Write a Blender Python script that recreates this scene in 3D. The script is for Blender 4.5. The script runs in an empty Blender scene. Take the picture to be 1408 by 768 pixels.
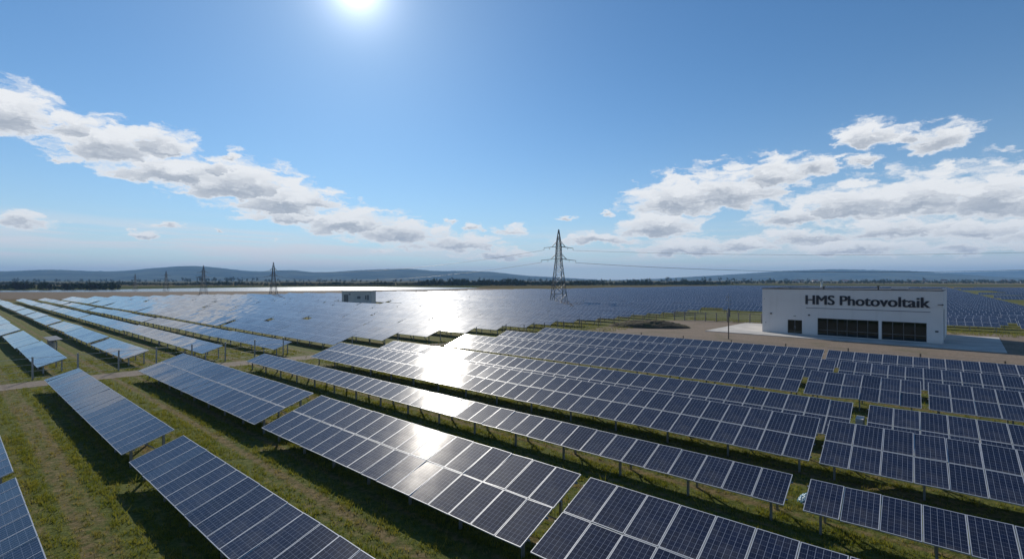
import bpy, math, random
import numpy as np
from mathutils import Vector, Matrix

random.seed(7)
rng = np.random.default_rng(11)
sc = bpy.context.scene
col = sc.collection
rad = math.radians

# ------------------------------------------------------------------ camera
CAM_H = 8.2
cam_d = bpy.data.cameras.new('camera')
cam_d.sensor_width = 36.0
cam_d.lens = 36.0 * 659 / 1408
cam_d.clip_start = 0.1
cam_d.clip_end = 40000
cam = bpy.data.objects.new('camera', cam_d)
col.objects.link(cam)
cam.location = (0, 0, CAM_H)
cam.rotation_euler = (rad(90), 0, 0)
sc.camera = cam

# ------------------------------------------------------------------ sun, exposure
SUN_AZ = rad(-18.0)          # measured from +Y towards +X
SUN_EL = rad(30.2)
SUN = Vector((math.sin(SUN_AZ) * math.cos(SUN_EL), math.cos(SUN_AZ) * math.cos(SUN_EL), math.sin(SUN_EL)))
sd = bpy.data.lights.new('sun', 'SUN')
sd.energy = 4.4
sd.angle = rad(0.5)
sd.color = (1.0, 0.93, 0.82)
so = bpy.data.objects.new('sun', sd)
col.objects.link(so)
so.location = SUN * 200
so.rotation_euler = SUN.to_track_quat('Z', 'Y').to_euler()

sc.view_settings.view_transform = 'Standard'
sc.view_settings.look = 'None'
sc.view_settings.exposure = 0.0
sc.view_settings.gamma = 1.0
sc.render.engine = 'CYCLES'
sc.cycles.use_denoising = True
sc.cycles.max_bounces = 8
sc.cycles.sample_clamp_indirect = 6.0

# ------------------------------------------------------------------ node helpers
class NT:
    """tiny wrapper to write node trees as expressions"""
    def __init__(self, tree):
        self.t = tree
    def node(self, kind, props=None, ins=None):
        n = self.t.nodes.new(kind)
        for k, v in (props or {}).items():
            setattr(n, k, v)
        for k, v in (ins or {}).items():
            self.put(n.inputs[k], v)
        return n
    def put(self, sock, v):
        if isinstance(v, bpy.types.NodeSocket):
            self.t.links.new(v, sock)
        else:
            sock.default_value = v
    def m(self, op, a, b=0.0, c=0.0, clamp=False):
        n = self.node('ShaderNodeMath', {'operation': op, 'use_clamp': clamp})
        self.put(n.inputs[0], a); self.put(n.inputs[1], b)
        if op in ('MULTIPLY_ADD', 'SMOOTH_MIN', 'SMOOTH_MAX', 'COMPARE', 'WRAP'):
            self.put(n.inputs[2], c)
        return n.outputs[0]
    def remap(self, v, a, b, c=0.0, d=1.0, smooth=True):
        n = self.node('ShaderNodeMapRange', {'interpolation_type': 'SMOOTHSTEP' if smooth else 'LINEAR'})
        for i, x in enumerate((v, a, b, c, d)):
            self.put(n.inputs[i], x)
        return n.outputs[0]
    def mix(self, f, a, b, blend='MIX'):
        n = self.node('ShaderNodeMix', {'data_type': 'RGBA', 'blend_type': blend})
        self.put(n.inputs[0], f)
        for s, v in ((n.inputs[6], a), (n.inputs[7], b)):
            if not isinstance(v, bpy.types.NodeSocket) and len(v) == 3:
                v = (*v, 1)
            self.put(s, v)
        return n.outputs[2]
    def noise(self, vec, scale, detail=4.0, rough=0.55, dims='3D', dist=0.0):
        n = self.node('ShaderNodeTexNoise', {'noise_dimensions': dims},
                      {'Scale': scale, 'Detail': detail, 'Roughness': rough, 'Distortion': dist})
        self.put(n.inputs['Vector'], vec)
        return n.outputs[0]
    def xyz(self, v):
        n = self.node('ShaderNodeSeparateXYZ'); self.put(n.inputs[0], v)
        return n.outputs[0], n.outputs[1], n.outputs[2]
    def vec(self, x, y, z=0.0):
        n = self.node('ShaderNodeCombineXYZ')
        for i, v in enumerate((x, y, z)):
            self.put(n.inputs[i], v)
        return n.outputs[0]

# ------------------------------------------------------------------ world: sky and clouds
world = bpy.data.worlds.new('World')
sc.world = world
world.use_nodes = True
wt = world.node_tree
wt.nodes.clear()
W = NT(wt)
sky = W.node('ShaderNodeTexSky', {'sky_type': 'NISHITA', 'sun_disc': False, 'sun_elevation': SUN_EL,
                                  'sun_rotation': SUN_AZ, 'altitude': 200.0, 'air_density': 1.0,
                                  'dust_density': 0.12, 'ozone_density': 2.2})
SKY_STRENGTH = 0.10
dirv = W.node('ShaderNodeTexCoord').outputs['Generated']
dx, dy, dz = W.xyz(dirv)
AZ = W.m('MULTIPLY', W.m('ARCTAN2', dx, dy), 57.29578)
EL = W.m('MULTIPLY', W.m('ARCSINE', dz), 57.29578)

# cumulus: (azimuth, elevation of the base, half width, height) in degrees
CUMULUS = [(-46.27, 11.73, 3.33, 4.3), (-42.51, 12.12, 2.93, 2.55), (-40.05, 10.27, 4.34, 4.44), (-36.58, 11.44, 3.93, 3.18), (-35.15, 8.89, 5.53, 3.84), (-29.9, 8.01, 7.19, 4.52), (-31.51, 10.12, 3.79, 2.0), (-25.62, 6.56, 6.0, 4.44), (-22.58, 7.5, 3.7, 2.66), (-24.76, 5.98, 5.37, 2.02), (-18.77, 4.93, 6.22, 3.57), (-13.32, 4.05, 6.97, 3.18), (-6.84, 3.28, 6.83, 2.23), (-1.22, 2.43, 5.37, 1.21), (16.96, 4.65, 4.92, 3.61), (18.93, 6.88, 6.05, 5.12), (24.19, 7.41, 6.86, 5.07), (28.24, 9.26, 3.51, 3.98), (32.26, 10.18, 2.61, 2.54), (36.13, 10.82, 1.59, 1.35), (36.41, 12.53, 2.59, 2.51), (41.55, 11.3, 2.73, 2.85), (39.44, 12.3, 1.35, 1.4), (9.98, 4.1, 5.22, 1.53), (30.36, 5.39, 4.53, 2.37), (35.27, 5.66, 5.51, 4.04), (40.26, 5.42, 5.33, 4.69), (44.96, 4.79, 4.15, 5.32), (48.16, 4.51, 3.1, 4.8), (31.64, 3.7, 5.99, 1.62), (38.6, 3.8, 6.13, 2.29), (43.98, 3.37, 4.75, 2.11), (47.37, 2.82, 2.8, 1.76), (19.7, 2.62, 6.53, 2.28), (25.26, 2.91, 4.41, 1.72), (35.84, 2.39, 7.45, 1.41), (43.53, 2.14, 5.98, 1.26), (-45.64, 4.31, 2.3, 1.33), (-37.57, 3.92, 1.64, 0.75), (-35.61, 5.08, 1.61, 0.49), (-4.68, 5.87, 1.3, 0.86), (-0.52, 5.37, 2.43, 1.03), (-30.23, 11.99, 0.97, 1.07), (-15.44, 3.01, 1.45, 0.67), (6.58, 7.05, 0.86, 0.59), (11.33, 7.38, 0.67, 0.75), (-7.44, 6.52, 0.68, 0.59), (-31.51, 4.59, 0.63, 0.37), (-26.53, 4.12, 0.7, 0.31), (-43.21, 10.04, 1.11, 0.86)]
CUMULUS += [(s * a, e, w, h) for a, e, w, h in ((70, 6, 9, 3.2), (88, 9, 11, 4.0), (104, 5, 12, 2.6), (124, 11, 10, 4.5), (142, 6, 12, 3.4), (160, 9, 9, 3.0), (176, 5, 12, 3)) for s in (1, -1)]
q = W.vec(W.m('MULTIPLY', AZ, .16), W.m('MULTIPLY', EL, .34), 1.3)
wrp = W.node('ShaderNodeTexNoise', {'noise_dimensions': '3D'}, {'Scale': 3.0, 'Detail': 5.0, 'Roughness': .62})
W.put(wrp.inputs['Vector'], q)
wx, wy, wz = W.xyz(wrp.outputs['Color'])
# warped coordinates: billows and torn edges
az = W.m('ADD', AZ, W.m('MULTIPLY', W.m('SUBTRACT', wx, .5), 4.6))
el = W.m('ADD', EL, W.m('MULTIPLY', W.m('SUBTRACT', wy, .5), 1.9))
best = -5.0; rel = 0.0
for (a, e, rw, h) in CUMULUS:
    ex = W.m('MULTIPLY', W.m('SUBTRACT', az, a), 1 / rw)
    dy = W.m('SUBTRACT', el, e + .28 * h)
    ey = W.m('MAXIMUM', W.m('MULTIPLY', dy, 1 / (.72 * h)), W.m('MULTIPLY', dy, -1 / (.28 * h + .10)))
    r = W.m('SQRT', W.m('MULTIPLY_ADD', ex, ex, W.m('MULTIPLY', ey, ey)))
    k = min(1.0, .55 + .12 * h)
    s = W.m('MULTIPLY_ADD', r, -k, 1.08 * k)
    over = W.m('GREATER_THAN', s, best)
    rel_i = W.m('MULTIPLY_ADD', el, 1 / h, -e / h)
    if rel == 0.0 and best == -5.0:
        rel, best = rel_i, s
    else:
        rel = W.m('MULTIPLY_ADD', over, W.m('SUBTRACT', rel_i, rel), rel)
        best = W.m('MAXIMUM', s, best)
p = W.vec(W.m('MULTIPLY', az, .22), W.m('MULTIPLY', el, .60), 4.4)
big = W.noise(p, 1.6, 2.0, .5)
fine = W.noise(p, 4.2, 9.0, .6)
d0 = W.m('ADD', W.m('MULTIPLY', best, 1.6), W.m('MULTIPLY', W.m('SUBTRACT', big, .51), 2.4))
d0 = W.m('ADD', d0, W.m('MULTIPLY', W.m('SUBTRACT', fine, .5), 1.3))
alpha = W.m('POWER', W.remap(d0, -.05, .7), .8)
# undersides lie in their own shade
rr = W.m('ADD', rel, W.m('ADD', W.m('MULTIPLY', W.m('SUBTRACT', big, .5), .9), W.m('MULTIPLY', W.m('SUBTRACT', fine, .5), .7)))
shade = W.m('MULTIPLY', W.remap(rr, .72, .12), W.remap(d0, 0.30, 1.25))
ccol = W.mix(shade, (9.3, 9.4, 9.5), (4.1, 4.5, 5.15))
# thin streaky veil near the horizon
st = W.noise(W.vec(W.m('MULTIPLY', AZ, .06), W.m('MULTIPLY', EL, 1.1), 8.0), 1.0, 5.0, .55)
veil = W.m('MULTIPLY', W.remap(st, .38, .62), W.m('MULTIPLY', W.remap(EL, 0.3, 1.6), W.remap(EL, 7.0, 3.0)))
veil = W.m('MULTIPLY', veil, W.remap(AZ, -5.0, -30.0, .6, .95))
base = W.mix(1.0, sky.outputs[0], (.49, .80, 1.0), 'MULTIPLY')
# moist air near the horizon, and the bright aureole of the sun
low = W.m('POWER', 2.718, W.m('MULTIPLY', W.m('MAXIMUM', EL, 0.0), -.17))
base = W.mix(W.m('MULTIPLY', low, .9), base, (7.8, 8.35, 8.7))
sdot = W.node('ShaderNodeVectorMath', {'operation': 'DOT_PRODUCT'})
W.put(sdot.inputs[0], dirv); sdot.inputs[1].default_value = SUN
ang = W.m('MULTIPLY', W.m('ARCCOSINE', W.m('MINIMUM', sdot.outputs['Value'], 1.0)), 57.29578)
glow = W.m('ADD', W.m('MULTIPLY', W.m('POWER', 2.718, W.m('MULTIPLY', ang, -.62)), 22.0),
           W.m('MULTIPLY', W.m('POWER', 2.718, W.m('MULTIPLY', ang, -.085)), 2.0))
gl = W.node('ShaderNodeVectorMath', {'operation': 'SCALE'})
gl.inputs[0].default_value = (1.0, .99, .96); W.put(gl.inputs['Scale'], glow)
base = W.mix(1.0, base, gl.outputs[0], 'ADD')
scol = W.mix(veil, base, (8.2, 8.4, 8.8))
scol = W.mix(W.m('MULTIPLY', alpha, .96), scol, ccol)
bg = W.node('ShaderNodeBackground', None, {'Strength': SKY_STRENGTH})
W.put(bg.inputs['Color'], scol)
wo = W.node('ShaderNodeOutputWorld')
wt.links.new(bg.outputs[0], wo.inputs['Surface'])

# ------------------------------------------------------------------ materials
def new_mat(name):
    m = bpy.data.materials.new(name)
    m.use_nodes = True
    nt = NT(m.node_tree)
    return m, nt, m.node_tree.nodes['Principled BSDF']

def simple_mat(name, c, rough=.6, metal=0.0, var=.15, scale=3.0, bump=0.0, bscale=20.0):
    m, n, b = new_mat(name)
    co = n.node('ShaderNodeTexCoord').outputs['Object']
    f = n.noise(co, scale, 5, .6)
    k = n.remap(f, .3, .7, 1 - var, 1 + var, False)
    n.put(b.inputs['Base Color'], n.mix(1.0, c, n.vec(k, k, k), 'MULTIPLY'))
    n.put(b.inputs['Roughness'], n.remap(f, .3, .7, rough * .9, min(1, rough * 1.1), False))
    b.inputs['Metallic'].default_value = metal
    if bump:
        bn = n.node('ShaderNodeBump', None, {'Strength': bump, 'Distance': .02})
        n.put(bn.inputs['Height'], n.noise(co, bscale, 6, .6))
        n.put(b.inputs['Normal'], bn.outputs[0])
    return m

PANEL_ROUGH, PANEL_COAT = .150, .46
def panel_mat(name, frames, rows_of_cells=10):
    m, n, b = new_mat(name)
    uv = n.node('ShaderNodeUVMap').outputs[0]
    x, y, _ = n.xyz(uv)
    x = n.m('FRACT', x); y = n.m('FRACT', y)
    oi = n.node('ShaderNodeObjectInfo').outputs['Random']
    cx = n.m('FRACT', n.m('MULTIPLY', x, 6.0)); cy = n.m('FRACT', n.m('MULTIPLY', y, float(rows_of_cells)))
    def edge(v, w):
        return n.m('LESS_THAN', n.m('SUBTRACT', .5, n.m('ABSOLUTE', n.m('SUBTRACT', v, .5))), w)
    gridx = edge(cx, .030); gridy = edge(cy, .022)
    bus = edge(n.m('FRACT', n.m('MULTIPLY', x, 18.0)), .030)
    wn = n.node('ShaderNodeTexWhiteNoise', {'noise_dimensions': '3D'})
    n.put(wn.inputs['Vector'], n.vec(n.m('FLOOR', n.m('MULTIPLY', x, 6.0)), n.m('FLOOR', n.m('MULTIPLY', y, float(rows_of_cells))), n.m('MULTIPLY', oi, 37.0)))
    cellc = n.mix(wn.outputs[0], (.005, .0085, .027), (.008, .0135, .040))
    cellc = n.mix(1.0, cellc, n.mix(oi, (.75, .8, .85), (1.35, 1.25, 1.15)), 'MULTIPLY')
    c = n.mix(n.m('MULTIPLY', bus, .35), cellc, (.20, .22, .27))
    c = n.mix(n.m('MULTIPLY', n.m('MAXIMUM', gridx, n.m('MULTIPLY', gridy, .55)), .75), c, (.34, .37, .44))
    # a film of dust, thicker towards the lower edge
    co = n.node('ShaderNodeTexCoord').outputs['Object']
    du = n.noise(co, 1.3, 6, .6)
    c = n.mix(n.m('MULTIPLY', n.remap(du, .4, .75), n.m('MULTIPLY_ADD', oi, .12, .02)), c, (.35, .32, .27))
    rough = n.m('ADD', n.m('MULTIPLY', du, .10), PANEL_ROUGH - .05)
    if frames:
        fr = n.m('MAXIMUM', edge(x, .022), edge(y, .014))
        c = n.mix(fr, c, (.46, .47, .50))
    # dirt settles along the lower frame
    c = n.mix(n.m('MULTIPLY', n.remap(y, .14, .0), n.m('MULTIPLY', n.remap(du, .3, .7), .22)), c, (.30, .27, .22))
    # rolled textured glass: its gloss spreads much further up and down the slope than across it
    rough = n.m('ADD', n.m('MULTIPLY', du, .06 if frames else .08), (.03 if frames else PANEL_ROUGH - .04))
    n.put(b.inputs['Base Color'], c)
    n.put(b.inputs['Roughness'], rough)
    b.inputs['Specular IOR Level'].default_value = .5 if frames else .30
    b.inputs['Anisotropic'].default_value = .5 if frames else .84
    b.inputs['Anisotropic Rotation'].default_value = .25
    if frames:
        # every module sits at a slightly different angle
        wn2 = n.node('ShaderNodeTexWhiteNoise', {'noise_dimensions': '3D'})
        ux, uy, _ = n.xyz(uv)
        px_, py_, _ = n.xyz(n.node('ShaderNodeNewGeometry').outputs['Position'])
        n.put(wn2.inputs['Vector'], n.vec(n.m('FLOOR', ux), n.m('FLOOR', uy), n.m('FLOOR', n.m('MULTIPLY', n.m('ADD', px_, n.m('MULTIPLY', py_, 1.7)), .25))))
        off = n.node('ShaderNodeVectorMath', {'operation': 'SUBTRACT'}); n.put(off.inputs[0], wn2.outputs['Color']); off.inputs[1].default_value = (.5, .5, .5)
        scl = n.node('ShaderNodeVectorMath', {'operation': 'SCALE'}); n.put(scl.inputs[0], off.outputs[0]); scl.inputs['Scale'].default_value = .030
        add = n.node('ShaderNodeVectorMath', {'operation': 'ADD'}); n.put(add.inputs[0], n.node('ShaderNodeNewGeometry').outputs['Normal']); n.put(add.inputs[1], scl.outputs[0])
        nrm = n.node('ShaderNodeVectorMath', {'operation': 'NORMALIZE'}); n.put(nrm.inputs[0], add.outputs[0])
        n.put(b.inputs['Normal'], nrm.outputs[0])
        n.put(b.inputs['Coat Normal'], nrm.outputs[0])
    tg = n.node('ShaderNodeTangent', {'direction_type': 'UV_MAP', 'uv_map': 'UVMap'})
    n.put(b.inputs['Tangent'], tg.outputs[0])
    b.inputs['IOR'].default_value = 1.5
    n.put(b.inputs['Coat Weight'], .20 if frames else .12)
    n.put(b.inputs['Coat Roughness'], PANEL_COAT)
    b.inputs['Coat IOR'].default_value = 1.5
    return m

M_GLASS = panel_mat('panel_glass', False)
M_ARRAY = panel_mat('panel_array_glass', True)
M_FRAME = simple_mat('anodised_aluminium', (.52, .53, .55), .5, .3, .06)
M_BACK = simple_mat('backsheet', (.55, .56, .57), .6)
M_STEEL = simple_mat('galvanised_steel', (.30, .31, .32), .5, .6, .15)
M_DARKSTEEL = simple_mat('weathered_steel', (.13, .132, .135), .55, .4, .2)
M_WHITEWALL = simple_mat('white_render', (.72, .68, .645), .8, 0, .05, .6, .08, 60)
m, n, b = new_mat('weathered_render')
M_WHITEWALL = m
co = n.node('ShaderNodeTexCoord').outputs['Object']
ox, oy, oz = n.xyz(co)
run = n.noise(n.vec(n.m('MULTIPLY', ox, 1.6), n.m('MULTIPLY', oy, 1.6), n.m('MULTIPLY', oz, .12)), 1.0, 6, .65)
blot = n.noise(co, .5, 6, .6)
dirt = n.m('ADD', n.m('MULTIPLY', n.remap(run, .50, .72), .12), n.m('MULTIPLY', n.remap(blot, .45, .7), .09))
splash = n.m('MULTIPLY', n.remap(n.m('ADD', oz, n.m('MULTIPLY', blot, .8)), 1.1, .35), .30)
n.put(b.inputs['Base Color'], n.mix(n.m('MAXIMUM', dirt, splash), (.72, .68, .645), (.40, .36, .31)))
b.inputs['Roughness'].default_value = .85
bn = n.node('ShaderNodeBump', None, {'Strength': .15, 'Distance': .01})
n.put(bn.inputs['Height'], n.noise(co, 40.0, 4, .6)); n.put(b.inputs['Normal'], bn.outputs[0])
M_COPING = simple_mat('dark_coping', (.035, .038, .045), .45, .2)
M_SIGN = simple_mat('navy_letters', (.008, .010, .022), .35)
M_LINE = simple_mat('grey_line', (.16, .16, .19), .5)
M_WINFRAME = simple_mat('dark_window_frame', (.15, .155, .16), .4, .3)
M_CONCRETE = simple_mat('concrete', (.44, .415, .38), .85, 0, .24, .45, .15, 40)
M_ROOF = simple_mat('roof_membrane', (.33, .33, .33), .8)
M_PLASTIC = simple_mat('dark_plastic', (.03, .03, .032), .5)
M_PALE = simple_mat('pale_paint', (.72, .72, .70), .5)
M_WOOD = simple_mat('grey_timber', (.13, .10, .075), .85, 0, .3, 6)
M_TARP = simple_mat('blue_tarp', (.03, .16, .26), .4, 0, .35, 8)
M_HUT = simple_mat('hut_concrete', (.60, .56, .52), .85, 0, .12, 1.0)
M_DARKDOOR = simple_mat('dark_louvre', (.13, .135, .14), .5)
M_BARK = simple_mat('bark', (.07, .055, .04), .9)
M_ROOFTILE = simple_mat('roof_tile', (.22, .10, .07), .8)
M_HOUSE = simple_mat('house_render', (.60, .57, .52), .8)
M_WIRE = simple_mat('conductor', (.06, .06, .062), .5, .5)
M_CERAMIC = simple_mat('insulator', (.10, .09, .085), .25)

m, n, b = new_mat('window_glass')
M_WINDOW = m
co = n.node('ShaderNodeTexCoord').outputs['Object']
bn = n.node('ShaderNodeBump', None, {'Strength': .02, 'Distance': .05})
n.put(bn.inputs['Height'], n.noise(co, .7, 2))
gl_ = n.node('ShaderNodeBsdfGlossy', None, {'Color': (.55, .68, .68, 1), 'Roughness': .03})
n.put(gl_.inputs['Normal'], bn.outputs[0])
tr_ = n.node('ShaderNodeBsdfTransparent', None, {'Color': (.14, .20, .20, 1)})
fr_ = n.node('ShaderNodeFresnel', None, {'IOR': 1.75})
ms_ = n.node('ShaderNodeMixShader')
n.put(ms_.inputs[0], fr_.outputs[0]); n.put(ms_.inputs[1], tr_.outputs[0]); n.put(ms_.inputs[2], gl_.outputs[0])
m.node_tree.links.new(ms_.outputs[0], m.node_tree.nodes['Material Output'].inputs['Surface'])
m.node_tree.nodes.remove(b)

# row axes of the solar field (world): rows run along R, ascend towards C
ROW = rad(50.0)
R = Vector((-math.sin(ROW), math.cos(ROW), 0))
Cv = Vector((math.cos(ROW), math.sin(ROW), 0))
def UV(u, v, z=0.0):
    p = R * u + Cv * v
    return Vector((p.x, p.y, z))

def row_coords(n):
    """(u, v) of a shading point in row coordinates"""
    pos = n.node('ShaderNodeNewGeometry').outputs['Position']
    x, y, z = n.xyz(pos)
    u = n.m('ADD', n.m('MULTIPLY', x, R.x), n.m('MULTIPLY', y, R.y))
    v = n.m('ADD', n.m('MULTIPLY', x, Cv.x), n.m('MULTIPLY', y, Cv.y))
    return pos, u, v

# meadow under the panels
m, n, b = new_mat('meadow_grass')
M_MEADOW = m
pos, u, v = row_coords(n)
def stripes(n, u, v):
    """wheel and drill lines along the rows"""
    w = n.m('MULTIPLY', n.m('SINE', n.m('MULTIPLY', u, .13)), .5)
    out = 0.0
    for k, ph, am in ((4.3, .4, 1.0), (8.9, 1.3, .8), (1.9, 2.0, .6)):
        out = n.m('MULTIPLY_ADD', n.m('SINE', n.m('ADD', n.m('MULTIPLY_ADD', v, k, ph), w)), am, out)
    return out
streak = stripes(n, u, v)
patch = n.noise(pos, .22, 5, .6)
mott = n.noise(pos, 3.2, 7, .7)
brown = n.m('ADD', n.m('MULTIPLY', streak, .08), n.m('ADD', n.m('MULTIPLY', patch, .45), n.m('MULTIPLY', mott, .60)))
g1 = n.mix(n.remap(mott, .35, .68), (.068, .090, .017), (.145, .152, .035))
b1 = n.mix(n.remap(mott, .35, .68), (.11, .085, .036), (.21, .16, .078))
n.put(b.inputs['Base Color'], n.mix(n.remap(brown, .50, .72), g1, b1))
b.inputs['Roughness'].default_value = .95
b.inputs['Specular IOR Level'].default_value = .1
bn = n.node('ShaderNodeBump', None, {'Strength': .9, 'Distance': .12})
n.put(bn.inputs['Height'], n.noise(pos, 6.0, 8, .7))
n.put(b.inputs['Normal'], bn.outputs[0])

# wider country
m, n, b = new_mat('farmland')
M_FARM = m
pos, u, v = row_coords(n)
px, py, pz = n.xyz(pos)
vor = n.node('ShaderNodeTexVoronoi', None, {'Scale': 1.0})
n.put(vor.inputs['Vector'], n.vec(n.m('MULTIPLY', px, .0016), n.m('MULTIPLY', py, .0042), 0))
fx, fy, fz = n.xyz(vor.outputs['Color'])
mott = n.noise(pos, .03, 6, .6)
c = n.mix(n.remap(fx, .2, .8), (.17, .135, .07), (.075, .085, .03))
c = n.mix(n.m('MULTIPLY', n.remap(fy, .5, .9), .7), c, (.21, .165, .095))
c = n.mix(n.m('MULTIPLY', n.remap(mott, .4, .65), .5), c, (.085, .075, .035))
n.put(b.inputs['Base Color'], c)
b.inputs['Roughness'].default_value = 1.0
b.inputs['Specular IOR Level'].default_value = .0

def gravel_mat(name, c0, c1, green=.0):
    m, n, b = new_mat(name)
    pos, u, v = row_coords(n)
    f = n.noise(pos, 5.0, 8, .75); g = n.noise(pos, .25, 5, .6)
    c = n.mix(n.remap(f, .32, .68), c0, c1)
    c = n.mix(n.m('MULTIPLY', n.remap(g, .5, .7), green), c, (.07, .08, .025))
    ruts = n.noise(n.vec(n.m('MULTIPLY', u, .06), n.m('MULTIPLY', v, 1.1), 2.0), 1.0, 4, .6)
    c = n.mix(n.m('MULTIPLY', n.remap(ruts, .52, .68), .45), c, (.11, .085, .062))
    n.put(b.inputs['Base Color'], c)
    b.inputs['Roughness'].default_value = .95
    b.inputs['Specular IOR Level'].default_value = .15
    bn = n.node('ShaderNodeBump', None, {'Strength': .6, 'Distance': .05})
    n.put(bn.inputs['Height'], f)
    n.put(b.inputs['Normal'], bn.outputs[0])
    return m
M_GRAVEL = gravel_mat('yard_gravel', (.15, .115, .085), (.26, .205, .155), .40)
M_PATH = gravel_mat('path_gravel', (.16, .13, .105), (.27, .225, .18), .15)
M_DRYFIELD = gravel_mat('dry_field', (.075, .05, .028), (.14, .095, .055), .25)
M_SOIL = gravel_mat('mound_soil', (.05, .043, .028), (.12, .098, .065), .75)

m, n, b = new_mat('lake_water')
M_WATER = m
b.inputs['Base Color'].default_value = (.03, .045, .055, 1)
b.inputs['Roughness'].default_value = .27
pos = n.node('ShaderNodeNewGeometry').outputs['Position']
bn = n.node('ShaderNodeBump', None, {'Strength': .35, 'Distance': .3})
n.put(bn.inputs['Height'], n.noise(pos, .8, 5, .6))
n.put(b.inputs['Normal'], bn.outputs[0])

def leaf_mat(name, c0, c1, scale=.5):
    m, n, b = new_mat(name)
    pos = n.node('ShaderNodeNewGeometry').outputs['Position']
    f = n.noise(pos, scale, 5, .65)
    oi = n.node('ShaderNodeObjectInfo').outputs['Random']
    c = n.mix(n.remap(f, .35, .68), c0, c1)
    n.put(b.inputs['Base Color'], c)
    b.inputs['Roughness'].default_value = 1.0
    b.inputs['Specular IOR Level'].default_value = 0.0
    return m
M_LEAF = leaf_mat('foliage', (.040, .056, .024), (.095, .105, .048))
M_BARE = leaf_mat('bare_twigs', (.055, .045, .034), (.10, .085, .060))
M_HILL = leaf_mat('hill_forest', (.012, .022, .014), (.105, .105, .055), .0042)

m, n, b = new_mat('grass_blades')
M_GRASS = m
pos, u, v = row_coords(n)
streak = stripes(n, u, v)
mott = n.noise(pos, 1.7, 6, .7)
c = n.mix(n.remap(mott, .3, .7), (.100, .130, .018), (.235, .220, .042))
c = n.mix(n.m('MULTIPLY', n.remap(n.m('ADD', streak, n.m('MULTIPLY', mott, 1.5)), .6, 2.2), .75), c, (.24, .19, .075))
n.put(b.inputs['Base Color'], c)
b.inputs['Roughness'].default_value = .7
b.inputs['Specular IOR Level'].default_value = .2
# blades let light through
tr = n.node('ShaderNodeBsdfTranslucent'); n.put(tr.inputs['Color'], n.mix(1.0, c, (1.25, 1.2, .8), 'MULTIPLY'))
mx_ = n.node('ShaderNodeMixShader', None, {0: .45})
m.node_tree.links.new(b.outputs[0], mx_.inputs[1]); m.node_tree.links.new(tr.outputs[0], mx_.inputs[2])
m.node_tree.links.new(mx_.outputs[0], m.node_tree.nodes['Material Output'].inputs['Surface'])

# ------------------------------------------------------------------ mesh helpers
class MB:
    """collects boxes, bars, polygons into ONE mesh object"""
    def __init__(self):
        self.v = []; self.f = []; self.mi = []; self.uv = []
    def face(self, pts, mi=0, uv=None):
        k = len(self.v)
        self.v += [tuple(p) for p in pts]
        self.f.append(tuple(range(k, k + len(pts))))
        self.mi.append(mi)
        self.uv.append(uv or [(0.5, 0.5)] * len(pts))
    def hexa(self, p, mi=0, skip=()):
        """8 corners: 0-3 bottom ccw, 4-7 top ccw"""
        k = len(self.v)
        self.v += [tuple(q) for q in p]
        for i, fc in enumerate(((3, 2, 1, 0), (4, 5, 6, 7), (0, 1, 5, 4), (1, 2, 6, 5), (2, 3, 7, 6), (3, 0, 4, 7))):
            if i in skip:
                continue
            self.f.append(tuple(k + j for j in fc)); self.mi.append(mi); self.uv.append([(.5, .5)] * 4)
    def box(self, x0, x1, y0, y1, z0, z1, mi=0, M=None):
        p = [(x0, y0, z0), (x1, y0, z0), (x1, y1, z0), (x0, y1, z0), (x0, y0, z1), (x1, y0, z1), (x1, y1, z1), (x0, y1, z1)]
        if M is not None:
            p = [M @ Vector(q) for q in p]
        self.hexa(p, mi)
    def bar(self, a, b, w, h=None, mi=0):
        a = Vector(a); b = Vector(b); h = h or w
        d = (b - a)
        if d.length < 1e-6:
            return
        d.normalize()
        up = Vector((0, 0, 1)) if abs(d.z) < .95 else Vector((0, 1, 0))
        s = d.cross(up).normalized(); t = s.cross(d)
        s = s * w / 2; t = t * h / 2
        self.hexa([a - s - t, a + s - t, b + s - t, b - s - t, a - s + t, a + s + t, b + s + t, b - s + t], mi)
    def tube(self, pts, r, k=6, mi=0):
        pts = [Vector(p) for p in pts]
        rings = []
        for i, p in enumerate(pts):
            d = (pts[min(i + 1, len(pts) - 1)] - pts[max(i - 1, 0)]).normalized()
            up = Vector((0, 0, 1)) if abs(d.z) < .95 else Vector((0, 1, 0))
            s = d.cross(up).normalized(); t = s.cross(d)
            rr = r[i] if isinstance(r, (list, tuple)) else r
            base = len(self.v)
            for j in range(k):
                a = 2 * math.pi * j / k
                self.v.append(tuple(p + s * math.cos(a) * rr + t * math.sin(a) * rr))
            rings.append(base)
        for b0, b1 in zip(rings, rings[1:]):
            for j in range(k):
                self.f.append((b0 + j, b0 + (j + 1) % k, b1 + (j + 1) % k, b1 + j)); self.mi.append(mi); self.uv.append([(.5, .5)] * 4)
        for b0, rev in ((rings[0], True), (rings[-1], False)):
            q = [b0 + j for j in range(k)]
            self.f.append(tuple(reversed(q)) if rev else tuple(q)); self.mi.append(mi); self.uv.append([(.5, .5)] * k)
    def mesh(self, name, mats):
        me = bpy.data.meshes.new(name)
        me.from_pydata(self.v, [], self.f)
        me.update()
        ul = me.uv_layers.new(name='UVMap')
        ul.data.foreach_set('uv', np.array([c for q in self.uv for p in q for c in p], dtype=np.float32))
        for mt in mats:
            me.materials.append(mt)
        me.polygons.foreach_set('material_index', self.mi)
        return me
    def build(self, name, mats, parent=None):
        if not isinstance(mats, (list, tuple)):
            mats = [mats]
        return link(name, self.mesh(name, mats), parent)

def link(name, data, parent=None, loc=None, rot=None):
    o = bpy.data.objects.new(name, data)
    col.objects.link(o)
    if parent is not None:
        o.parent = parent
    if loc is not None:
        o.location = loc
    if rot is not None:
        o.rotation_euler = rot
    return o

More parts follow.
